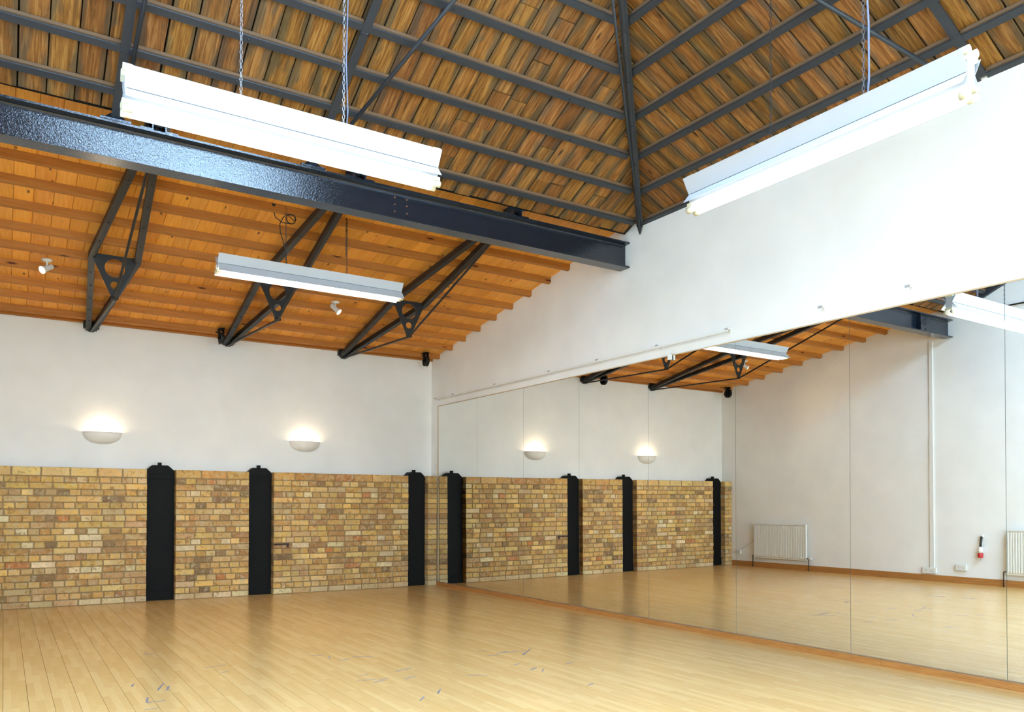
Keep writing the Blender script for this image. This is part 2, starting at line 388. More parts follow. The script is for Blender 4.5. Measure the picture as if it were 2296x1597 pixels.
# mirrors: seven panels in view, two more run on behind the camera
ordn = ['first', 'second', 'third', 'fourth', 'fifth', 'sixth', 'seventh', 'eighth', 'ninth']
for i in range(8):
    a = MY0-MW*i-.0015; b = MY0-MW*(i+1)+.0015
    def mp(y, z, d=0): return (wx(y)-EZ*(z-1.3)-d, y, z)
    t = empty('wall_mirror', mp(a, MZ0))
    q = [mp(a, MZ0), mp(b, MZ0), mp(b, MZ1), mp(a, MZ1)]; qb = [mp(y, z, -.006) for _, y, z in q]
    q = [Vector(v)-t.location for v in q]; qb = [Vector(v)-t.location for v in qb]
    MB().add(q, [(3, 2, 1, 0)]).build('silvered_face', 'mirror', t)
    MB().add(q+qb, [(0,1,5,4),(1,2,6,5),(2,3,7,6),(3,0,4,7),(4,5,6,7)]).build('glass_edge', 'glassedge', t)
    tag(t, f'tall frameless wall mirror panel, {ordn[i]} from the brick corner', 'mirror', 'mirror panels along the right wall')

# ------------------------------------------------------------------ pine ceiling over the back bay
ceil = st(empty('ceiling'))
PB = .1505; x = XL
yhi, ylo = YB+.02, -4.40
def slope_pt(x, y, dz=0): return Vector((x, y, soff(y)+dz))
upd = Vector((0, -1, .17)).normalized(); nrm = Vector((1, 0, 0)).cross(upd)   # points down
L = (yhi-ylo)*math.sqrt(1+.17**2)
def plank_mesh(name, w, L0, L1, th, bev, mat):
    # local x across, y along, +z the visible underside; L0/L1 lengths at the two edges
    h = w/2; b = bev
    m = MB().add([(-h,0,-th),(h,0,-th),(h,L1,-th),(-h,L0,-th),(-h,0,-b),(h,0,-b),(h,L1,-b),(-h,L0,-b),(-h+b,0,0),(h-b,0,0),(h-b,L1,0),(-h+b,L0,0)],
        [(3,2,1,0),(8,9,10,11),(4,5,9,8),(5,6,10,9),(6,7,11,10),(7,4,8,11),(0,1,5,4),(1,2,6,5),(2,3,7,6),(3,0,4,7)])
    me = m.mesh(name); me.materials.append(M[mat]); return me
pbm = plank_mesh('pine_board', PB-.002, L, L, .018, .004, 'pine')
while x < .06:
    o = ob('pine_board', pbm, ceil, frame(slope_pt(x+PB/2, yhi, R.uniform(-.001, .001)), (1, 0, 0), upd, nrm))
    k = R.uniform(1.0, 1.25); o.color = (k, k*R.uniform(.94, 1.03), k*R.uniform(.85, 1.0), 1); x += PB
MB().add([(XL-.2, yhi+.2, soff(yhi+.2)+.022), (.25, yhi+.2, soff(yhi+.2)+.022), (.25, ylo-.02, soff(ylo-.02)+.022), (XL-.2, ylo-.02, soff(ylo-.02)+.022),
          (XL-.2, yhi+.2, soff(yhi+.2)+.06), (.25, yhi+.2, soff(yhi+.2)+.06), (.25, ylo-.02, soff(ylo-.02)+.06), (XL-.2, ylo-.02, soff(ylo-.02)+.06)],
         [(0,1,2,3),(7,6,5,4),(0,4,5,1),(1,5,6,2),(2,6,7,3),(3,7,4,0)]).build('roof_deck', 'rooftop', ceil)
JY = [-.02, -.417, -.793, -1.196, -1.609, -2.006, -2.419, -2.825, -3.2, -3.6]
def joist(yf, depth=.068, wd=.045):
    m = MB(); b = .004
    z1a, z1b = soff(yf)+.002, soff(yf+wd)+.002; z0a, z0b = soff(yf)-depth, soff(yf+wd)-depth
    pr = [(yf, z1a), (yf, z0a+b), (yf+b, z0a), (yf+wd-b, z0b), (yf+wd, z0b+b), (yf+wd, z1b)]
    n = len(pr); xs = (XL+.001, wx(yf)+WO)
    m.add([(xx-XL, y-yf, z-z0a) for xx in xs for y, z in pr], [list(range(n)), list(range(n, 2*n))[::-1]]+[((i+1) % n, i, n+i, n+(i+1) % n) for i in range(n)])
    me = m.mesh('joist'); me.materials.append(M['pinej']); o = ob('joist', me, ceil); o.location = (XL, yf, z0a)
    k = R.uniform(.60, .76); o.color = (k, k*.95, k*.9, 1); return o
def mat_pinej():
    t = NT('pine_joist'); v = t.coords((1, 1, 1)); oc = t.n('ShaderNodeObjectInfo').outputs['Color']
    g = t.noise(t.n('ShaderNodeMapping', i={'Vector': v, 'Scale': (1.2, 30, 30)}).outputs[0], 2.2, 3, .6, .8)
    c = t.mix(t.ramp(g, [(.35, (0, 0, 0)), (.68, (1, 1, 1))]), lin(212, 136, 58), lin(230, 160, 80))
    k = t.n('ShaderNodeTexVoronoi', i={'Vector': t.n('ShaderNodeMapping', i={'Vector': v, 'Scale': (2.2, 9, 9)}).outputs[0], 'Scale': 1.0}).outputs[0]
    c = t.mix(t.ramp(k, [(.06, (1, 1, 1)), (.14, (0, 0, 0))]), c, lin(96, 46, 18))
    t.set(color=t.mix(1., c, oc, 'MULTIPLY'), rough=.55, spec=.3); return t.m
M['pinej'] = mat_pinej()
for yf in JY: joist(yf)
wp = joist(.212, .03, .036); wp.name = 'wall_plate'

# ------------------------------------------------------------------ old hipped roof over the main hall
roof = st(empty('roof'))
PU = .052                                  # plank underside above the purlin underside (vertical)
def LP(x, t, h=0.):                        # back slope: t metres (plan) up from the eave, h vertical above purlin underside
    return Vector((x, EAVE_Y-t, EAVE_Z+S*t+h))
def RP(y, d, h=0.): return Vector((wx(y)-d, y, EAVE_Z+S*d+h))
TM = -XL+.02
updL = Vector((0, -1, S)).normalized(); dnL = Vector((1, 0, 0)).cross(updL)
updR = Vector((-1, 0, S)).normalized(); dnR = Vector((0, -1, 0)).cross(updR)
def pcol(o, dark=1.):
    k = R.uniform(.55, .88)*dark; o.color = (k, k*R.uniform(.93, 1.04), k*R.uniform(.82, 1.08), 1)
def hip_t(x): return max(.0, -(x-wx(-4.4+x)))   # where the hip crosses this x
PW = .1685; x = -.0
while x > XL-.05:
    xa, xb = x-PW, x; w = PW-R.uniform(.006, .014)
    segs = []; t = -.19; tm = min(hip_t((xa+xb)/2), TM)
    if x > -2.3:
        while tm-t > .7 and R.random() < .85:
            n = t+R.choice((.33, .64, .95)); segs.append((t, n-.004)); t = n
    segs.append((t, None))
    for a, b in segs:
        if b is None: la, lb = (max(.02, (hip_t(xx)-a))*CN for xx in (xa, xb))
        else: la = lb = (b-a)*CN
        me = plank_mesh('roof_plank', w, la, lb, .022, .003, 'plank')
        o = ob('roof_plank', me, roof, frame(LP((xa+xb)/2, a, PU+R.uniform(-.003, .009)), (1, 0, 0), updL, dnL)); pcol(o)
    x -= PW
PWR = .1672; y = EAVE_Y+.16
while y > YF:
    yb, ya = y, y-PWR; w = PWR-R.uniform(.006, .016); ym = (ya+yb)/2
    tt = lambda q: min(max(.02, EAVE_Y-q), TM)
    runs = [(-.12, None)]
    if SK[2] < ym < SK[3]: runs = [(-.12, SK[0]), (sk1(ym)+.05, None)]
    for a, b in runs:
        la, lb = ((tt(yb)-a)*CN, (tt(ya)-a)*CN) if b is None else ((b-a)*CN,)*2
        me = plank_mesh('roof_plank', w, la, lb, .022, .003, 'plank')
        o = ob('roof_plank', me, roof, frame(RP(ym, a, PU+R.uniform(-.003, .011)), (0, -1, 0), updR, dnR)); pcol(o, .95)
    y -= PWR
# roof covering above the planks, open at the rooflight
deck = MB(); hh = PU+.045
def quad(a, b, c, d): deck.add([a, b, c, d]+[v+Vector((0, 0, .04)) for v in (a, b, c, d)], [(0,1,2,3),(7,6,5,4),(0,4,5,1),(1,5,6,2),(2,6,7,3),(3,7,4,0)])
quad(LP(XL-.2, -.25, hh), LP(.3, -.25, hh), LP(.0, .0, hh), LP(XL-.2, -XL+.2, hh))
def rq(y0, y1, d0, d1): quad(RP(y0, d0, hh), RP(y1, d0, hh), RP(y1, d1, hh), RP(y0, d1, hh))
quad(RP(-4.15, -.3, hh), RP(SK[3], -.3, hh), RP(SK[3], EAVE_Y-SK[3], hh), RP(EAVE_Y, 0, hh))
yk = -(SK[1]+.12)+EAVE_Y                    # where the rooflight reaches full depth
quad(RP(SK[3], -.3, hh), RP(SK[2], -.3, hh), RP(SK[2], SK[0], hh), RP(SK[3], SK[0], hh)); rq(SK[2], YF-.2, -.3, TM+.25)
quad(RP(SK[3], sk1(SK[3]), hh), RP(yk, SK[1], hh), RP(yk, EAVE_Y-yk+.02, hh), RP(SK[3], EAVE_Y-SK[3]+.02, hh))
quad(RP(yk, SK[1], hh), RP(SK[2], SK[1], hh), RP(SK[2], TM+.25, hh), RP(EAVE_Y-TM-.2, TM+.25, hh))
quad(RP(yk, SK[1], hh), RP(EAVE_Y-TM-.2, SK[1], hh), RP(EAVE_Y-TM-.2, TM+.25, hh), RP(yk, EAVE_Y-yk+.02, hh))
deck.build('roof_covering', 'rooftop', roof)
kp = [(SK[2], SK[0]), (SK[3], SK[0]), (SK[3], sk1(SK[3])), (yk, SK[1]), (SK[2], SK[1])]
for (ya, da), (yb, db) in zip(kp, kp[1:]+kp[:1]):
    MB().bar(RP(ya, da, .13), RP(yb, db, .13), .05, .2).build('rooflight_kerb', 'enamel', roof)
ng = 9; gy = [SK[3]+(SK[2]-SK[3])*j/ng for j in range(ng+1)]
for a, b in zip(gy[:-1], gy[1:]):
    MB().add([RP(a, SK[0], .25), RP(b, SK[0], .25), RP(b, sk1(b), .25), RP(a, sk1(a), .25)], [(0, 1, 2, 3)]).build('rooflight_pane', 'roofpane', roof)
for a in gy[1:-1]:
    MB().bar(RP(a, SK[0], .22), RP(a, sk1(a), .22), .03, .05).build('glazing_bar', 'steel', roof)

# purlins: steel angle with a timber batten on top
def purlin(pfun, a, b, k, spans):
    for s0, s1 in spans:
        ang = MB(); bat = MB()
        if pfun is LP:
            P = lambda s, du, h: LP(s, k+du, h)
        else:
            P = lambda s, du, h: RP(s, k+du, h)
        def pr(m, prof):
            n = len(prof); vs = [P(s0, du, h-S*du*.0) for du, h in prof]+[P(s1, du, h) for du, h in prof]
            m.add(vs, [list(range(n)), list(range(n, 2*n))[::-1]]+[((i+1) % n, i, n+i, n+(i+1) % n) for i in range(n)])
        pr(ang, [(-.022, 0), (.024, 0), (.024, .008), (-.014, .008), (-.014, .046), (-.022, .046)])
        pr(bat, [(-.014, .028), (.016, .028), (.016, PU-.003), (-.014, PU-.003)])
        o = ang.build('purlin', 'steel', roof); bat.build('batten', 'batten', o)
        bm = MB(); L = abs(s1-s0); n = max(1, int(L/.95)); sg = 1 if s1 > s0 else -1
        for q in range(n):
            c = P(s0+sg*(q+.5)*L/n, .004, -.004); bm.cyl(c+Vector((0, 0, -.004)), c+Vector((0, 0, .006)), .008, 6)
        tag(bm.build('bolt_heads', 'steel', o), kind='stuff')
RX = [-3.335, -4.79]; RY = -7.79
for k in range(9):
    t = .316*k
    xe = -t
    cuts = [x for x in RX if x < xe-.1]
    pts = [xe-.03]+cuts+[XL+.01]
    spans = []
    for a, b in zip(pts[:-1], pts[1:]):
        spans.append((a-(.022 if a in RX else 0), b+(.022 if b in RX else 0)))
    purlin(LP, 0, 0, t, spans)
    ye = EAVE_Y-t
    pts = [ye-.03]+([RY] if RY < ye-.1 else [])+[YF+.2]
    spans = []
    for a, b in zip(pts[:-1], pts[1:]):
        spans.append((a-(.022 if a == RY else 0), b+(.022 if b == RY else 0)))
    purlin(RP, 0, 0, t, spans)

TEE = [(-.03, -.03), (.03, -.03), (.03, -.02), (.006, -.02), (.006, .06), (-.006, .06), (-.006, -.02), (-.03, -.02)]
# hip rafter
hp = lambda t, h: Vector((wx(EAVE_Y-t)-t, EAVE_Y-t, EAVE_Z+S*t+h))
t = empty('hip_rafter', hp(.0, -.06))
def loc(mb, o):
    mb.v = [tuple(Vector(v)-o.location) for v in mb.v]; return mb
loc(MB().ext([(-.032, -.035), (.032, -.035), (.032, -.024), (.008, -.024), (.008, .045), (-.008, .045), (-.008, -.024), (-.032, -.024)], hp(.02, 0), hp(5.9, 0)), t).build('tee_section', 'steel', t)
loc(MB().ext([(-.012, -.05), (.012, -.05), (.012, -.035), (-.012, -.035)], hp(.02, 0), hp(5.9, 0)), t).build('cover_strip', 'steel', t)
loc(MB().tube([hp(.0, -.09), hp(.04, -.04)], [.006, .03], 8), t).build('pointed_foot', 'steel', t)
bt = MB()
for k in range(1, 8):
    c = hp(.316*k, -.05); bt.cyl(c+Vector((0, 0, -.008)), c, .010, 6)
tag(loc(bt, t).build('bolt_heads', 'steel', t), kind='stuff')
tag(t, 'slate blue steel hip rafter rising from the white wall to the roof corner', 'rafter')
def tie(name, a, b, r, label):
    o = empty(name, a); a, b = Vector(a), Vector(b)
    loc(MB().tube([a, b], r, 8), o).build('rod', 'steel', o, True)
    for c in (a, b): loc(MB().bar(c-Vector((0, 0, .03)), c+Vector((0, 0, .03)), .05, .012), o).build('fishplate', 'steel', o)
    return tag(o, label, 'tie rod')
tie('hip_brace', hp(0.0, -.07), Vector((-2.40, -6.75, 5.115)), .011, 'slim steel brace bar running close beside the hip rafter')
def rafter(name, p0, p1, label, foot):
    o = empty(name, p0)
    loc(MB().ext(TEE, p0, p1), o).build('tee_section', 'steel', o)
    bt = MB(); d = Vector(p1)-Vector(p0)
    for k in range(1, 9):
        c = Vector(p0)+d*(k/9.)
        for sx in (-.018, .018):
            sd = d.normalized().cross(Vector((0, 0, 1))); q = c+sd*sx; bt.cyl(q+Vector((0, 0, -.042)), q+Vector((0, 0, -.028)), .008, 6)
    tag(loc(bt, o).build('bolt_heads', 'steel', o), kind='stuff')
    if foot:
        x, y, z = p0
        # cast shoe standing on the top flange of the beam: base plate, cheeks and collar
        loc(MB().box((x-.10, -4.235, 3.9455), (x+.10, -4.10, 3.962)), o).build('shoe_plate', 'beam', o)
        loc(MB().add([(x-.08, -4.22, 3.962), (x+.08, -4.22, 3.962), (x+.03, -4.20, 4.01), (x-.03, -4.20, 4.01), (x-.08, -4.12, 3.962), (x+.08, -4.12, 3.962), (x+.03, -4.14, 4.01), (x-.03, -4.14, 4.01)],
            [(0,1,2,3),(1,5,6,2),(5,4,7,6),(4,0,3,7),(3,2,6,7),(4,5,1,0)]), o).build('shoe_casting', 'beam', o)
        loc(MB().box((x-.016, -4.20, 4.0), (x+.016, -4.15, 4.055)), o).build('shoe_stem', 'beam', o)
        for sx in (-.085, .085): loc(MB().cyl((x+sx, -4.2, 3.962), (x+sx, -4.2, 3.978), .011, 6), o).build('shoe_bolt', 'beam', o)
    return tag(o, label, 'rafter')
rafter('steel_rafter', LP(RX[1], -.22, .03), LP(RX[1], 4.6, .03), 'steel roof rafter standing on the beam above the left end of the long light', True)
rafter('steel_rafter', LP(RX[0], -.22, .03), LP(RX[0], 3.2, .03), 'steel roof rafter passing behind the twin suspension cable of the left light', True)
rafter('steel_rafter', RP(RY, .0, .03), RP(RY, 3.2, .03), 'steel roof rafter rising from the mirror wall behind the right light', False)
tie('wind_brace', (-4.752, -4.52, 4.055), (-4.69, -6.1, 4.80), .015, 'thin steel brace beside the rafter above the left light end')
tie('wind_brace', (-3.27, -4.47, 4.03), (-2.66, -6.47, 4.985), .015, 'thin diagonal steel brace crossing the purlins left of the hip')
tie('wind_brace', (-.02, -7.68, 4.05), (-1.76, -6.96, 4.87), .015, 'thin diagonal steel brace crossing the purlins above the right light')

# ------------------------------------------------------------------ the steel beam
BZ0, BZ1 = 3.676, 3.945
t = empty('steel_beam', (-3.2, -4.155, BZ0))
I = [(-.076, 0), (.076, 0), (.076, .015), (.012, .018), (.005, .026), (.005, .241), (.012, .250), (.076, .254), (.076, .269), (-.076, .269), (-.076, .254), (-.012, .250), (-.005, .241), (-.005, .026), (-.012, .018), (-.076, .015)]
loc(MB().ext(I, (XL-.05, -4.155, BZ0), (wx(-4.15)+WO+.05, -4.155, BZ0)), t).build('i_section', 'beam', t)
def studs(name, pts, r, mat, y0=-4.160, h=.008):
    for x, z in pts: loc(MB().tube([(x, y0, z), (x, y0-h*.6, z), (x, y0-h, z)], [r, r, r*.55], 8), t).build(name, mat, t)
studs('rivet', [(-2.583, 3.882), (-2.583, 3.822), (-2.583, 3.760), (-2.467, 3.884), (-2.467, 3.829), (-2.467, 3.762)], .007, 'rust')
studs('bolt_head', [(-3.258, 3.892), (-3.15, 3.886), (-3.253, 3.818), (-3.15, 3.830)], .014, 'beam', h=.012)
loc(MB().box((-5.585, -4.23, BZ0+.017), (-5.575, -4.160, BZ1-.016)), t).build('stiffener', 'beam', t)
loc(MB().box((-5.90, -4.168, BZ0+.03), (-5.62, -4.160, BZ1-.03)), t).build('splice_plate', 'beam', t)
studs('bolt_head', [(x, z) for x in (-5.69, -5.82) for z in (3.74, 3.81, 3.88)], .015, 'beam', -4.168, .014)
tag(t, 'deep blue painted steel I beam spanning from wall to wall', 'beam')
# hat-shaped clips on the top flange where the trussed rafters land
for x, lab in ((-4.50, 'folded steel clip on the beam just under the left light'), (-2.93, 'folded steel clip on the beam behind the right end of the left light'), (-1.345, 'folded steel clip on the beam nearest the white wall')):
    c = empty('beam_clip', (x, -4.2, BZ1))
    pr = [(-.13, 0), (-.04, 0), (-.04, .055), (.04, .055), (.04, 0), (.13, 0), (.13, .010), (.05, .010), (.05, .065), (-.05, .065), (-.05, .010), (-.13, .010)]
    MB().ext(pr, (0, -.03, .001), (0, .1, .001)).build('hat_strap', 'beam', c)
    MB().box((-.09, -.02, .067), (.09, .09, .078)).build('bearing_plate', 'beam', c)
    tag(c, lab, 'bracket', 'clips on the beam')

# ------------------------------------------------------------------ trussed rafters under the pine ceiling
def plate_mesh():
    cu = bpy.data.curves.new('spreader', 'CURVE'); cu.dimensions = '2D'; cu.fill_mode = 'BOTH'; cu.extrude = .005
    def spl(pts):
        s = cu.splines.new('POLY'); s.points.add(len(pts)-1); s.use_cyclic_u = True
        for p, q in zip(s.points, pts): p.co = (q[0], q[1], 0, 1)
    spl([(-.205, 0), (.205, 0), (.205, -.03), (.028, -.415), (.02, -.445), (-.02, -.445), (-.028, -.415), (-.205, -.03)])
    for cx, cy, r in ((0, -.125, .092), (0, -.295, .038)):
        spl([(cx+r*math.cos(a*math.pi/16), cy+r*math.sin(a*math.pi/16)) for a in range(32)])
    o = bpy.data.objects.new('tmp', cu); COL.objects.link(o)
    me = bpy.data.meshes.new_from_object(o.evaluated_get(bpy.context.evaluated_depsgraph_get())); bpy.data.objects.remove(o)
    me.name = 'spreader_plate'; me.materials.clear(); me.materials.append(M['truss']); return me
pm_ = plate_mesh()
CH = [(-.03, -.03), (.03, -.03), (.03, .03), (.022, .03), (.022, -.021), (-.022, -.021), (-.022, .03), (-.03, .03)]
def truss(xb, xm, xt, label):
    base = Vector((xb, YB-.01, 3.285)); t = empty('trussed_rafter', base)
    top = Vector((xt, -4.14, 4.035)); PY = -1.80; PZ = 3.655
    for sx in (-1, 1):
        mid = Vector((xm+sx*.205, PY, PZ-.02)); b0 = base+Vector((sx*.028, 0, .02)); t0 = top+Vector((sx*.03, 0, -.02))
        m = MB().ext(CH, b0, mid).ext(CH, mid, t0); loc(m, t).build('top_chord', 'truss', t)
        bt = MB()
        for a, b in ((b0, mid), (mid, t0)):
            for k in range(1, 6):
                c = a.lerp(b, k/6); bt.cyl(c+Vector((0, 0, -.038)), c+Vector((0, 0, -.028)), .007, 6)
        tag(loc(bt, t).build('bolt_heads', 'truss', t), kind='stuff')
    tip = Vector((xm, PY-.006, PZ-.435))
    m = MB().bar(base+Vector((0, -.01, -.012)), tip, .026, .018).tube([tip, top+Vector((0, .1, -.10))], .0125, 8)
    loc(m, t).build('tie_rod', 'truss', t)
    o = ob('spreader_plate', pm_, t, None); o.matrix_local = frame(Vector((xm, PY, PZ))-base, (1, 0, 0), (0, 0, 1), (0, -1, 0))
    for sx in (-.205, .205):
        loc(MB().box((xm+sx-.012, PY-.03, PZ-.05), (xm+sx+.012, PY+.03, PZ+.0)), t).build('end_cleat', 'truss', t)
    loc(MB().cyl((xm-.035, PY-.006, PZ-.425), (xm+.035, PY-.006, PZ-.425), .014, 8), t).build('pin', 'truss', t)
    loc(MB().box((xb-.085, YB-.05, 3.30), (xb+.085, YB+.0, 3.385)).box((xb-.03, YB-.07, 3.262), (xb+.03, YB, 3.30)), t).build('wall_shoe', 'truss', t)
    tag(t, label, 'truss', 'trussed rafters under the pine ceiling')
truss(-4.575, -4.535, -4.505, 'black trussed rafter with holed plate beside the left ceiling spotlight')
truss(-2.985, -2.92, -2.925, 'black trussed rafter with holed plate under the middle of the pine ceiling light')
truss(-1.395, -1.335, -1.33, 'black trussed rafter with holed plate nearest the mirror wall')

# ------------------------------------------------------------------ brick piers
H = 1.62
def brick_mesh():
    b = .035
    # unit brick: x,z in [-.5,.5], front at y=0 (chamfered), back at y=1
    v = [(-.5, 1, -.5), (.5, 1, -.5), (.5, 1, .5), (-.5, 1, .5)]
    ms = []
    for k in range(4):
        rr = random.Random(k); j = lambda s: rr.uniform(-s, s)
        bx, bz = .022, .07
        mid = [(-.5, .06, -.5), (.5, .06, -.5), (.5, .06, .5), (-.5, .06, .5)]
        fr = [(-.5+bx+abs(j(.02)), 0, -.5+bz+j(.03)), (.5-bx-abs(j(.02)), 0, -.5+bz+j(.03)), (.5-bx-abs(j(.02)), 0, .5-bz+j(.03)), (-.5+bx+abs(j(.02)), 0, .5-bz+j(.03))]
        m = MB().add(v+mid+fr, [(3,2,1,0)][:0]+[(8,9,10,11)]+[(4+i, 4+(i+1) % 4, 8+(i+1) % 4, 8+i) for i in range(4)]+[(i, (i+1) % 4, 4+(i+1) % 4, 4+i) for i in range(4)])
        me = m.mesh('brick'); me.materials.append(M['brick']); ms.append(me)
    return ms
BMS = brick_mesh()
PAL = [((186, 152, 90), 22), ((200, 166, 104), 18), ((176, 138, 80), 16), ((206, 180, 124), 13), ((156, 116, 68), 12), ((168, 138, 104), 10), ((142, 106, 74), 7),
       ((186, 164, 132), 8), ((206, 194, 166), 7), ((100, 76, 58), 3.5), ((82, 64, 54), 1.4), ((174, 104, 60), 1.2)]
PW_ = [p[1] for p in PAL]
def pier(name, xa, xb, label, slot=False):
    xb_ = xb
    t = empty(name, ((xa+xb)/2, .12, 0))
    loc(MB().box((xa+.006, .006, 0), (xb_-.006, YB-.002, H-.006)), t).build('mortar_core', 'mortar', t)
    rows = [(0.0, .0755*1.0)]
    zs = [k*.0755 for k in range(21)]      # twenty courses below the deep top course
    for r in range(21):
        z0 = zs[r]; z1 = zs[r+1] if r < 20 else H
        Lx = xb-xa
        header = (r % 2 == 1)
        if r == 20: ws = [.262]*max(1, round(Lx/.262))
        elif header:
            ws = [.118, .052] if Lx > .5 else []
            n = max(1, round((Lx-sum(ws))/.121)); ws = ws+[.121]*n
            if (r//2) % 2: ws = ws[::-1]
        else:
            n = max(1, round(Lx/.243)); ws = [.243]*n
            if Lx > .5 and R.random() < .3: ws = ws[:-1]+[.12, .123]
        # random stretch then fit
        ws = [w*R.uniform(.94, 1.06) for w in ws]; k = Lx/sum(ws); ws = [w*k for w in ws]
        x = xa
        for w in ws:
            jz = R.uniform(.007, .011); jx = R.uniform(.007, .012)
            wa, za = w-jx, (z1-z0)-jz
            o = ob('brick', R.choice(BMS), t)
            o.scale = (wa, .12, za); o.location = (x+w/2-t.location.x+R.uniform(-.0015, .0015), R.uniform(-.004, .003)-t.location.y, (z0+z1)/2+R.uniform(-.0015, .0015))
            if slot and r == 8 and x < xa+.01: o.hide_render = False; o.scale = (wa, .12, za*.62); o.location.z -= .014
            o.rotation_euler = (0, R.uniform(-.008, .008), R.uniform(-.004, .004))
            if r == 20: c = R.choices([(198, 166, 108), (178, 136, 78), (206, 178, 122), (164, 112, 66)], [5, 5, 3, 3])[0]
            elif r == 0: c = R.choice([(196, 182, 156), (186, 168, 138), (176, 148, 116), (200, 188, 164)])
            else: c = R.choices([p[0] for p in PAL], PW_)[0]
            q = R.uniform(1.02, 1.14); c = lin(*[min(255, u*q+R.uniform(-5, 5)) for u in c]); o.color = (c[0]*1.32, c[1]*1.25, c[2]*1.07, 1)
            x += w
    if slot:  # dark strip stands in for the shade inside an open joint
        loc(MB().add([(xa+.01, -.006, .668), (xa+.205, -.006, .674), (xa+.205, -.006, .618), (xa+.175, -.006, .618), (xa+.175, -.006, .655), (xa+.01, -.006, .648),
             (xa+.01, .05, .668), (xa+.205, .05, .674), (xa+.205, .05, .618), (xa+.175, .05, .618), (xa+.175, .05, .655), (xa+.01, .05, .648)],
            [(5,4,3,2,1,0),(6,7,8,9,10,11)]+[(i, (i+1) % 6, 6+(i+1) % 6, 6+i) for i in range(6)]), t).build('slot_shade', 'slotshade', t)['label'] = 'dark strip painted for the shade of an open slot'
    return tag(t, label, 'brick pier', 'brick piers along the back wall')
pier('brick_pier', XL+.002, -6.250, 'narrow yellow brick pier in the far left corner, seen only in the mirror')
pier('brick_pier', -5.930, -3.969, 'wide yellow brick pier at the left edge, beside the first black column')
pier('brick_pier', -3.647, -2.748, 'medium width yellow brick pier between two black columns')
pier('brick_pier', -2.436, -.477, 'wide yellow brick pier with a small dark slot, under the right wall light', True)
pier('brick_pier', -.167, -.012, 'narrow yellow brick pier in the corner against the mirror')

# ------------------------------------------------------------------ black iron columns between the piers
def column(xa, xb, label):
    xm = (xa+xb)/2; t = empty('iron_column', (xm, .1, 0)); h = (xb-xa)/2-.004
    MB().box((-h, 0, 0), (h, .148, 1.56)).build('shaft', 'iron', t)
    MB().box((-h, -.012, .012), (h, .0, .10)).box((-h, -.006, .10), (h, 0, .125)).build('plinth', 'iron', t)
    MB().box((-h, -.010, 1.505), (h, .0, 1.522)).box((-h, -.014, 1.56), (h, .145, 1.585)).box((-h+.004, -.006, 1.522), (h-.004, 0, 1.56)).build('collar', 'iron', t)
    pr = [(-h+.004, 1.585), (h-.004, 1.585), (h-.004, 1.615), (h*.56, 1.672), (-h*.56, 1.672), (-h+.004, 1.615)]
    n = 6
    MB().add([(x, y, z) for y in (0.0, .13) for x, z in pr], [list(range(6)), list(range(6, 12))[::-1]]+[((i+1) % n, i, n+i, n+(i+1) % n) for i in range(n)]).build('cap', 'iron', t)
    MB().box((-.021, .045, 1.672), (.021, .085, 1.708)).build('lug', 'iron', t)
    MB().tube([(.01, 0, .80), (.01, -.008, .80)], .006, 8).build('bolt_head', 'iron', t)
    tag(t, label, 'column', 'iron columns between the brick piers')
column(-6.250, -5.930, 'black iron column farthest left, seen only in the mirror')
column(-3.969, -3.647, 'black iron column right of the left wide brick pier')
column(-2.748, -2.436, 'black iron column in the middle of the brick wall')
column(-.477, -.167, 'black iron column nearest the mirror corner')

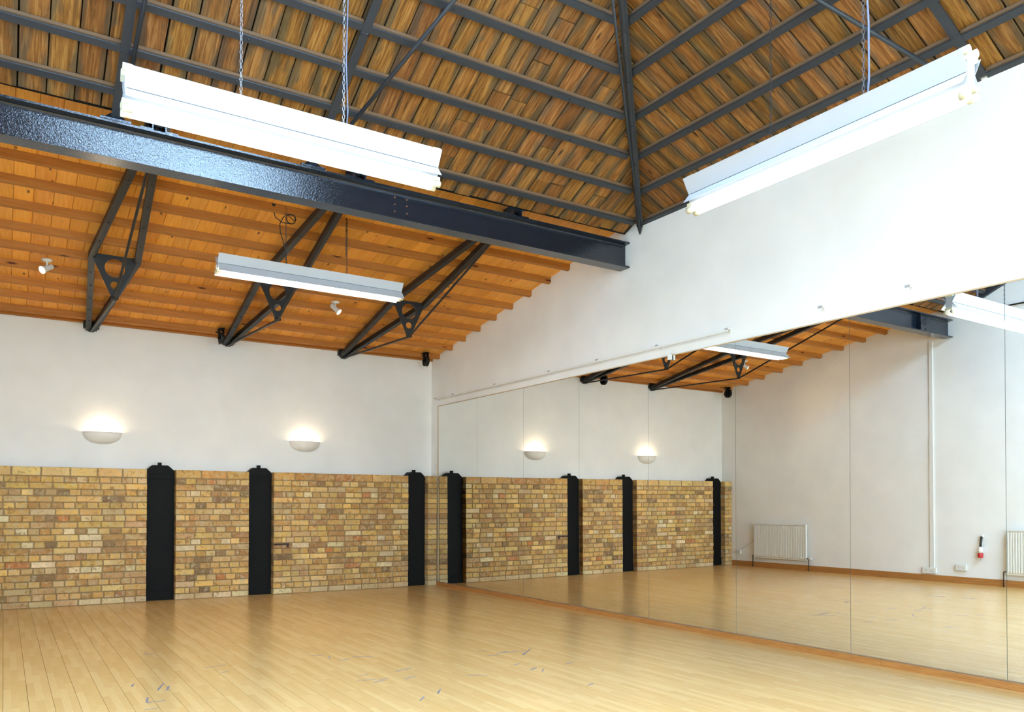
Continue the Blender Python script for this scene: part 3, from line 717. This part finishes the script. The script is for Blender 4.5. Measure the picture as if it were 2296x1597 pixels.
# ------------------------------------------------------------------ chains and fluorescent fittings
def chain(m, p0, p1, pitch=.026, w=.008, r=.0022):
    p0, p1 = Vector(p0), Vector(p1); d = p1-p0; n = max(2, int(d.length/pitch)); d.normalize(); a = d.orthogonal().normalized(); b = d.cross(a)
    for k in range(n):
        c = p0+(p1-p0)*((k+.5)/n); s = a if k % 2 else b; h = pitch*.62
        pts = [c+d*(h*math.sin(q*math.pi/3))+s*(w*math.cos(q*math.pi/3)) for q in range(6)]
        m.tube(pts, r, 4, True)
    return m
def fitting(name, L, label, uplight, tmat, s=1.0):
    """long axis on local x, origin at the waist of the reflectors"""
    t = empty(name); h = L/2
    for sy in (-1, 1):
        th = .003
        for nm, (y0, z0), (y1, z1) in (('upper_reflector', (.036, .002), (.092, .098)), ('lower_reflector', (.036, -.002), (.088, -.066) if uplight else (.125, -.105))):
            y0, z0, y1, z1 = y0*s*sy, z0*s, y1*s*sy, z1*s
            MB().add([(-h, y0, z0), (h, y0, z0), (h, y1, z1), (-h, y1, z1), (-h, y0-th*sy, z0), (h, y0-th*sy, z0), (h, y1-th*sy, z1), (-h, y1-th*sy, z1)],
                [(0,1,2,3),(7,6,5,4),(0,4,5,1),(1,5,6,2),(2,6,7,3),(3,7,4,0)]).build(nm, 'enamel', t)
    for nm, z0, z1 in (('upper_batten', .002, .060), ('lower_batten', -.060, -.002)):
        MB().box((-h+.01, -.034*s, z0*s), (h-.01, .034*s, z1*s)).build(nm, 'enamel', t)
    rows = [(-1, -.108 if uplight else -.088)]+([(1, .108)] if uplight else [])
    for sg, z in rows:
        for sy in (-1, 1):
            MB().cyl((-h+.03, sy*.036*s, z*s), (h-.03, sy*.036*s, z*s), .0175*s, 10).build('tube', tmat if sg < 0 else 'enamel', t, True)
        for e in (-1, 1):
            ex = e*(h-.008)
            MB().box((ex-.020, -.040*s, sg*.060*s if sg > 0 else -.085*s), (ex+.020, .040*s, .085*s if sg > 0 else -.060*s)).build('lampholder', 'cream', t)
            for sy in (-1, 1):
                MB().cyl((ex-e*.03, sy*.036*s, z*s), (ex+e*.018, sy*.036*s, z*s), .021*s, 12).build('end_cap', 'cream', t, True)
    for e in (-1, 1): MB().box((e*(h-.006)-.004, -.034*s, -.060*s), (e*(h-.006)+.004, .034*s, .060*s)).build('end_plate', 'enamel', t)
    return t
def fpart(t, mb, nm, mat, smooth=False):
    inv = t.matrix_basis.inverted(); mb.v = [tuple(inv @ Vector(v)) for v in mb.v]; return mb.build(nm, mat, t, smooth)
# left fitting, parallel to the back wall
f1 = fitting('fluorescent_light', 1.85, '', True, 'tube'); f1.location = (-4.005, -5.92, 3.385)
f1.matrix_basis = Matrix.Translation((-4.005, -5.92, 3.385))
ztop = EAVE_Z+S*(-EAVE_Y*0-(-5.92+4.40))+.02 if False else EAVE_Z+S*1.52
fpart(f1, chain(MB(), (-4.325, -5.92, 3.445), (-4.325, -5.92, ztop+.03)), 'chain', 'zinc')
fpart(f1, chain(MB(), (-3.712, -5.92, 3.445), (-3.712, -5.92, ztop+.03)), 'chain', 'zinc')
fpart(f1, MB().tube([(-3.70, -5.92, 3.44), (-3.685, -5.92, 3.6), (-3.697, -5.92, 3.9), (-3.688, -5.92, 4.3), (-3.70, -5.92, ztop+.05)], .0045, 6), 'supply_cable', 'greycable', True)
tag(f1, 'long white twin fluorescent light hanging on chains in front of the blue beam', 'light', 'fluorescent lights')
# right fitting, parallel to the mirror wall
f2 = fitting('fluorescent_light', 1.86, '', True, 'tube'); f2.matrix_basis = Matrix.Translation((-1.47, -7.575, 3.315)) @ Matrix.Rotation(math.pi/2+EY, 4, 'Z')
zt2 = EAVE_Z+S*1.53
fpart(f2, chain(MB(), (-1.47, -7.30, 3.375), (-1.47, -7.30, zt2)), 'chain', 'darkchain')
fpart(f2, chain(MB(), (-1.47, -7.93, 3.375), (-1.47, -7.93, zt2)), 'chain', 'zinc')
fpart(f2, MB().tube([(-1.46, -7.94, 3.37), (-1.45, -7.95, 3.55), (-1.46, -7.955, 3.85), (-1.47, -7.94, 4.2), (-1.46, -7.93, zt2+.02)], .006, 6), 'supply_cable', 'greycable', True)
tag(f2, 'long white twin fluorescent light hanging in front of the white mirror wall', 'light', 'fluorescent lights')
# small fitting under the pine ceiling
f3 = fitting('fluorescent_light', 1.78, '', False, 'tubew', .8); f3.matrix_basis = Matrix.Translation((-2.975, -3.20, 3.335))
zc = jbot(-3.2)
fpart(f3, chain(MB(), (-3.25, -3.2, 3.39), (-3.25, -3.2, soff(-3.2)-.0)), 'chain', 'darkchain')
fpart(f3, chain(chain(MB(), (-2.655, -3.2, 3.39), (-2.655, -3.2, soff(-3.2))), (-2.662, -3.2, 3.60), (-2.662, -3.2, soff(-3.2))), 'chain', 'darkchain')
pts = [(-3.23, -3.19, 3.39), (-3.245, -3.19, 3.5), (-3.265, -3.19, 3.62), (-3.30, -3.19, 3.72), (-3.305, -3.19, 3.80), (-3.27, -3.19, 3.87), (-3.24, -3.19, 3.90)]
for k in range(34):
    a = -.4+k*.55; pts.append((-3.20+.045*math.cos(a)*(1+.05*math.sin(k)), -3.19+.004*k/34, 3.865+.045*math.sin(a)))
pts += [(-3.28, -3.19, 3.815), (-3.34, -3.17, 3.86), (-3.36, -3.16, 3.93)]
fpart(f3, MB().tube(pts, .0042, 6), 'coiled_cable', 'black', True)
fpart(f3, MB().lathe([(.0, -.035), (.035, -.03), (.045, 0.0), (.045, .012)], Matrix.Translation((-3.365, -3.16, soff(-3.16)-.012)), 14), 'ceiling_rose', 'black', True)
tag(f3, 'shorter fluorescent light hung on black chains below the pine ceiling', 'light', 'fluorescent lights')

# ------------------------------------------------------------------ ceiling spotlights
def spot(loc_, head_dir, label):
    t = empty('ceiling_spotlight', loc_); o = Vector(loc_)
    MB().lathe([(0, 0), (.048, 0), (.050, -.012), (.030, -.022), (0, -.024)], Matrix.Identity(4), 16).build('base', 'plastic', t, True)
    MB().tube([(0, 0, -.02), (0, 0, -.055), (.004, 0, -.075)], .010, 8).build('stem', 'plastic', t, True)
    d = Vector(head_dir).normalized(); c = Vector((0, 0, -.088)); q = d.to_track_quat('Z', 'Y').to_matrix().to_4x4()
    mm = Matrix.Translation(c) @ q
    MB().lathe([(0, -.075), (.018, -.072), (.026, -.055), (.027, .02), (.036, .045), (.040, .062), (.036, .062)], mm, 16).build('head', 'plastic', t, True)
    MB().lathe([(0, .070), (.020, .068), (.037, .060)], mm, 16).build('bulb', 'spotface', t, True)
    ld = bpy.data.lights.new('spot_beam', 'SPOT'); ld.energy = 6; ld.color = (1, .74, .42); ld.spot_size = 1.5; ld.spot_blend = .8; ld.shadow_soft_size = .03
    lo = bpy.data.objects.new('spot_beam', ld); COL.objects.link(lo); lo.parent = t; lo.matrix_local = Matrix.Translation(c+d*.09) @ (-d).to_track_quat('Z', 'Y').to_matrix().to_4x4()
    tag(t, label, 'spotlight', 'ceiling spotlights')
spot((-5.105, -1.45, soff(-1.45)-.068+.0), (-.75, -.55, -.55), 'small white ceiling spotlight at far left, glowing toward the left')
spot((-2.13, -1.45, soff(-1.45)-.068+.0), (.55, -.45, -.65), 'small white ceiling spotlight between two trusses, glowing toward the right')

# ------------------------------------------------------------------ plaster wall uplighters
def uplight(x, label):
    t = empty('wall_uplighter', (x, YB, 1.92))
    m = MB(); n, k = 28, 8; prof = []
    outer = []; inner = []
    def bowl(rx, ry, rz, z0):
        vs = []
        for i in range(k+1):
            a = (math.pi/2)*i/k; cz = math.cos(a); sz = math.sin(a)
            for j in range(n+1):
                b = math.pi*j/n; vs.append((-rx*math.cos(b)*max(sz, .02)**.8, -ry*math.sin(b)*max(sz, .02)**.8, z0+rz*(1-cz)))
        return vs
    vo = bowl(.215, .135, .14, 0.); vi = bowl(.207, .127, .132, .008)
    N = n+1; fs = [(i*N+j, (i+1)*N+j, (i+1)*N+j+1, i*N+j+1) for i in range(k) for j in range(n)]
    m.add(vo, [f[::-1] for f in fs]); m.add(vi, fs)
    o = len(vo); m.f += [[k*N+j, k*N+j+1, o+k*N+j+1, o+k*N+j] for j in range(n)]
    m.build('bowl', 'plasterlamp', t, True)
    MB().cyl((-.05, -.055, .085), (.05, -.055, .085), .007, 10).build('halogen_bulb', 'halogen', t, True)
    MB().box((-.06, -.06, .05), (-.05, -.002, .10)).box((.05, -.06, .05), (.06, -.002, .10)).build('bulb_holder', 'enamel', t)
    ld = bpy.data.lights.new('uplight_glow', 'POINT'); ld.energy = 1.8; ld.color = (1, .78, .52); ld.shadow_soft_size = .02
    lo = bpy.data.objects.new('uplight_glow', ld); COL.objects.link(lo); lo.parent = t; lo.location = (0, -.055, .115)
    tag(t, label, 'wall light', 'plaster wall uplighters')
uplight(-4.44, 'half bowl plaster wall light glowing above the left wide brick pier')
uplight(-1.945, 'half bowl plaster wall light glowing above the right wide brick pier')

# ------------------------------------------------------------------ old line pulleys on the wall plate
def pulley(x, label):
    t = empty('iron_pulley', (x, -.10, 3.21)); I4 = Matrix.Translation((0, 0, .085)) @ Matrix.Rotation(math.pi/2, 4, 'Y')
    MB().lathe([(.018, -.018), (.060, -.010), (.072, -.020), (.082, -.020), (.066, 0), (.082, .020), (.072, .020), (.060, .010), (.018, .018), (.018, -.018)], I4, 24).build('wheel', 'black', t, True)
    MB().box((-.032, -.028, .06), (-.024, .028, .20)).box((.024, -.028, .06), (.032, .028, .20)).box((-.032, -.05, .195), (.032, .09, .207)).build('fork', 'iron', t)
    MB().cyl((-.045, 0, .085), (.045, 0, .085), .010, 8).build('axle', 'iron', t)
    MB().cyl((-.07, -.01, .155), (-.03, -.01, .155), .008, 8).build('set_screw', 'iron', t)
    tag(t, label, 'pulley', 'pulleys under the pine ceiling')
pulley(-.26, 'black iron pulley wheel in the ceiling corner by the mirror wall')
pulley(-3.14, 'black iron pulley wheel beside the foot of the middle trussed rafter')
pulley(-6.24, 'black iron pulley wheel in the left corner, seen only in the mirror')

# ------------------------------------------------------------------ curtain track and brackets on the mirror wall
TZ = 2.772
def bracket(parent, y, base):
    m = MB(); P = lambda dy, d, z: rw(y+dy, d, z)-base
    def bx(dy0, dy1, d0, d1, z0, z1, mat, nm):
        a = [P(dy0, d0, z0), P(dy0, d1, z0), P(dy0, d1, z1), P(dy0, d0, z1)]; b = [P(dy1, d0, z0), P(dy1, d1, z0), P(dy1, d1, z1), P(dy1, d0, z1)]
        MB().add(a+b, [(0,1,2,3),(7,6,5,4),(0,4,5,1),(1,5,6,2),(2,6,7,3),(3,7,4,0)]).build(nm, mat, parent)
    bx(.010, -.010, -WO, -WO+.006, TZ-.028, TZ+.010, 'plastic', 'bracket_plate')
    bx(.006, -.006, -WO, .050, TZ+.004, TZ+.012, 'plastic', 'bracket_arm')
    bx(.020, -.016, .040, .052, TZ-.004, TZ+.012, 'greyhook', 'bracket_hook')
t = empty('curtain_track', rw(.03, 0, TZ)); b0 = t.location.copy()
for i, y in enumerate((.02, -.515, -1.647, -2.863, -3.757, -4.695, -5.592)): bracket(t, y, b0)
m = MB().ext([(-.006, -.010), (.006, -.010), (.006, .010), (-.006, .010)], rw(.03, .046, TZ-.012)-b0, rw(-5.60, .046, TZ-.012)-b0); m.build('rail', 'plastic', t)
tag(t, 'thin white curtain track above the left mirrors, running to the corner', 'curtain track')
for y, lab in ((-6.557, 'small white empty curtain bracket above the sixth mirror panel'), (-7.28, 'small white empty curtain bracket farthest right on the white wall')):
    t = empty('curtain_bracket', rw(y, 0, TZ)); bracket(t, y, t.location.copy()); tag(t, lab, 'bracket', 'empty curtain brackets')
t = empty('mirror_clip', rw(-4.856, 0, 2.61)); b0 = t.location.copy()
def rbox(t, y0, y1, d0, d1, z0, z1, nm, mat):
    b0 = t.location
    a = [rw(y0, d0, z0)-b0, rw(y0, d1, z0)-b0, rw(y0, d1, z1)-b0, rw(y0, d0, z1)-b0]; b = [rw(y1, d0, z0)-b0, rw(y1, d1, z0)-b0, rw(y1, d1, z1)-b0, rw(y1, d0, z1)-b0]
    return MB().add(a+b, [(0,1,2,3),(7,6,5,4),(0,4,5,1),(1,5,6,2),(2,6,7,3),(3,7,4,0)]).build(nm, mat, t)
rbox(t, -4.84, -4.875, .012, .04, 2.612, 2.665, 'clip_body', 'plastic'); rbox(t, -4.82, -4.895, .010, .03, 2.667, 2.678, 'clip_flange', 'plastic')
tag(t, 'small white plastic clip on the top edge of the mirrors', 'clip')

# ------------------------------------------------------------------ left wall: seen in the mirror
def radiator(ya, yb, label):
    z0, z1 = .18, .81; t = empty('radiator', (XL, (ya+yb)/2, z0)); n = int((yb-ya)/.034)
    yo = (ya+yb)/2
    MB().box((.045, ya-yo, 0), (.060, yb-yo, z1-z0)).build('back_panel', 'rad', t)
    for k in range(n):
        y = ya-yo+(k+.5)*(yb-ya)/n; w = (yb-ya)/n
        MB().add([(.060, y-w*.36, .02), (.060, y+w*.36, .02), (.060, y+w*.36, z1-z0-.02), (.060, y-w*.36, z1-z0-.02),
                  (.078, y-w*.2, .035), (.078, y+w*.2, .035), (.078, y+w*.2, z1-z0-.035), (.078, y-w*.2, z1-z0-.035)],
                 [(4,5,6,7),(0,1,5,4),(1,2,6,5),(2,3,7,6),(3,0,4,7)]).build('flute', 'rad', t)
    MB().box((.04, ya-yo-.004, z1-z0-.012), (.082, yb-yo+.004, z1-z0+.004)).build('top_cap', 'rad', t)
    MB().box((.04, ya-yo-.006, .01), (.08, ya-yo, z1-z0)).build('side_cap', 'rad', t); MB().box((.04, yb-yo, .01), (.08, yb-yo+.006, z1-z0)).build('side_cap', 'rad', t)
    for y, s in ((ya-yo, -1), (yb-yo, 1)):
        MB().tube([(.06, y, .04), (.06, y+s*.045, .04), (.06, y+s*.05, .03), (.06, y+s*.05, -z0+.001)], .0085, 8).build('pipe', 'copper', t, True)
    MB().lathe([(.0, 0), (.02, 0), (.022, .05), (.016, .06), (0, .06)], Matrix.Translation((.06, ya-yo-.05, .04)) @ Matrix.Rotation(math.pi/2, 4, 'X'), 12).build('valve_knob', 'plastic', t, True)
    for y in (ya-yo+.12, yb-yo-.12): MB().box((0, y-.02, .1), (.046, y+.02, .5)).build('wall_bracket', 'rad', t)
    tag(t, label, 'radiator', 'radiators on the left wall')
radiator(-1.70, -.59, 'white ribbed radiator near the brick corner, seen in the mirror')
radiator(-6.10, -4.99, 'white ribbed radiator at the right edge, partly seen in the mirror')
t = empty('cable_trunking', (XL, -3.90, .20))
MB().box((0, -.030, 0), (.022, .030, 1.9)).build('trunking_length', 'plastic', t); MB().box((0, -.026, 1.902), (.020, .026, 3.46)).build('trunking_length', 'plastic', t)
MB().box((0, -.034, 1.885), (.025, .034, 1.92)).build('joint_cover', 'plastic', t)
tag(t, 'tall white cable trunking running up the left wall, seen in the mirror', 'cable trunking')
def sock(y, z, w, label, cream='plastic'):
    t = empty('wall_socket', (XL, y, z)); MB().box((0, -w/2, -.043), (.03, w/2, .043)).build('box', cream, t); MB().box((.030, -w/2-.002, -.045), (.036, w/2+.002, .045)).build('face_plate', cream, t)
    for k in ((0,) if w < .1 else (-w/4, w/4)):
        for dy, dz in ((0, .012), (-.011, -.01), (.011, -.01)): MB().box((.0362, k+dy-.003, dz-.004), (.0372, k+dy+.003, dz+.004)).build('pin_slot', 'black', t)
        MB().box((.036, k+.02, .018), (.041, k+.03, .032)).build('switch', cream, t)
    tag(t, label, 'socket', 'sockets on the left wall')
sock(-.175, .27, .086, 'small white socket left of the radiator in the mirror')
sock(-3.86, .165, .20, 'white twin socket at the foot of the cable trunking in the mirror')
sock(-4.335, .24, .146, 'white twin socket below the hanging red plug in the mirror')
t = empty('hanging_plug', (XL, -4.62, .40))
MB().lathe([(.0, 0), (.034, 0), (.036, .005), (.036, .065), (.030, .07), (0, .07)], Matrix.Translation((.045, 0, 0)), 16).build('red_shroud', 'red', t, True)
MB().lathe([(.0, .07), (.033, .07), (.033, .11), (.024, .15), (.014, .16), (0, .16)], Matrix.Translation((.045, 0, 0)), 16).build('plug_body', 'plastic', t, True)
MB().tube([(.045, 0, .15), (.043, -.004, .2), (.035, -.008, .26), (.028, -.012, .31)], .016, 8).build('cable_sleeve', 'black', t, True)
MB().box((0, -.030, .30), (.04, .008, .335)).build('wall_clip', 'plastic', t)
tag(t, 'red and white industrial plug hanging on the left wall, seen in the mirror', 'plug')
t = empty('wall_conduit', (XL, -4.50, 3.99))
MB().cyl((.03, .05, .0), (.03, -6.2, .0), .011, 10).build('pipe', 'truss', t, True)
for y in (-.3, -1.8, -3.3, -4.8): MB().box((0, y-.012, -.014), (.03, y+.012, .014)).build('saddle', 'truss', t)
tag(t, 'thin dark conduit running level high on the left wall, seen in the mirror', 'conduit')
t = empty('wall_cable', (XL, -.2, .30))
MB().tube([(.006, .0, .0), (.006, -.08, .045), (.006, -.22, .13), (.006, -.34, .215), (.03, -.40, .24)], .006, 8).build('flex', 'cream', t, True)
MB().box((0, -.205, .105), (.010, -.185, .125)).build('cable_clip', 'plastic', t)
tag(t, 'thin cream cable drooping from radiator to small socket, seen in the mirror', 'cable')
# verge rafter against the left wall
o = MB().ext([(-.03, -.03), (.03, -.03), (.03, .06), (-.03, .06)], LP(XL+.035, -.1, .0), LP(XL+.035, 6.2, .0)); v = empty('verge_rafter', LP(XL+.035, -.1)); loc(o, v).build('steel_bar', 'steel', v)
tag(v, 'dark steel verge rafter along the top of the left wall, seen in the mirror', 'rafter')

# ------------------------------------------------------------------ worn tape on the floor
marks = [(-4.48,-3.63,.10,1.2),(-4.46,-3.70,.06,.1),(-4.57,-4.95,.22,1.25),(-4.54,-5.02,.12,1.3),(-4.70,-5.29,.14,1.4),(-4.66,-5.36,.10,.1),(-4.72,-4.81,.09,1.3),(-4.71,-5.53,.08,.2),(-4.13,-4.46,.16,.25),(-4.11,-4.70,.05,.3),
  (-3.35,-4.44,.10,-.5),(-3.30,-4.58,.12,1.3),(-3.24,-4.72,.10,.2),(-3.08,-4.67,.14,-.3),(-3.02,-4.70,.08,-1.2),(-3.32,-5.32,.08,.2),(-3.36,-5.47,.12,-.4),(-3.30,-5.55,.10,.3),(-3.25,-5.50,.07,.1),(-3.0,-5.29,.15,.3),(-3.08,-5.56,.10,.4),
  (-3.09,-6.02,.13,.95),(-3.27,-6.14,.11,.9),(-1.87,-5.19,.26,.75),(-1.95,-5.12,.22,-.1),(-2.17,-5.17,.10,-.3),(-2.04,-5.09,.12,.2),(-2.14,-4.96,.10,-.2),(-2.19,-5.76,.10,.5),(-2.16,-5.84,.09,.9),(-1.84,-5.73,.10,.3),(-2.65,-5.74,.16,-.6),(-2.15,-6.38,.07,.4),(-2.20,-5.56,.07,.3)]
for x, y, L, a in marks:
    n = 5; w = R.uniform(.012, .022); top = []; bot = []
    for k in range(n):
        u = -L/2+L*k/(n-1); top.append((u, w/2*R.uniform(.35, 1))); bot.append((u, -w/2*R.uniform(.35, 1)))
    ring = top+bot[::-1]; N = len(ring)
    o = MB().add([(u, v, .0008) for u, v in ring]+[(u, v, .0001) for u, v in ring], [list(range(N))[::-1]]+[(i, (i+1) % N, N+(i+1) % N, N+i) for i in range(N)]).build('tape_scrap', 'tape', floor)
    o.location = (x, y, 0); o.rotation_euler = (0, 0, a)
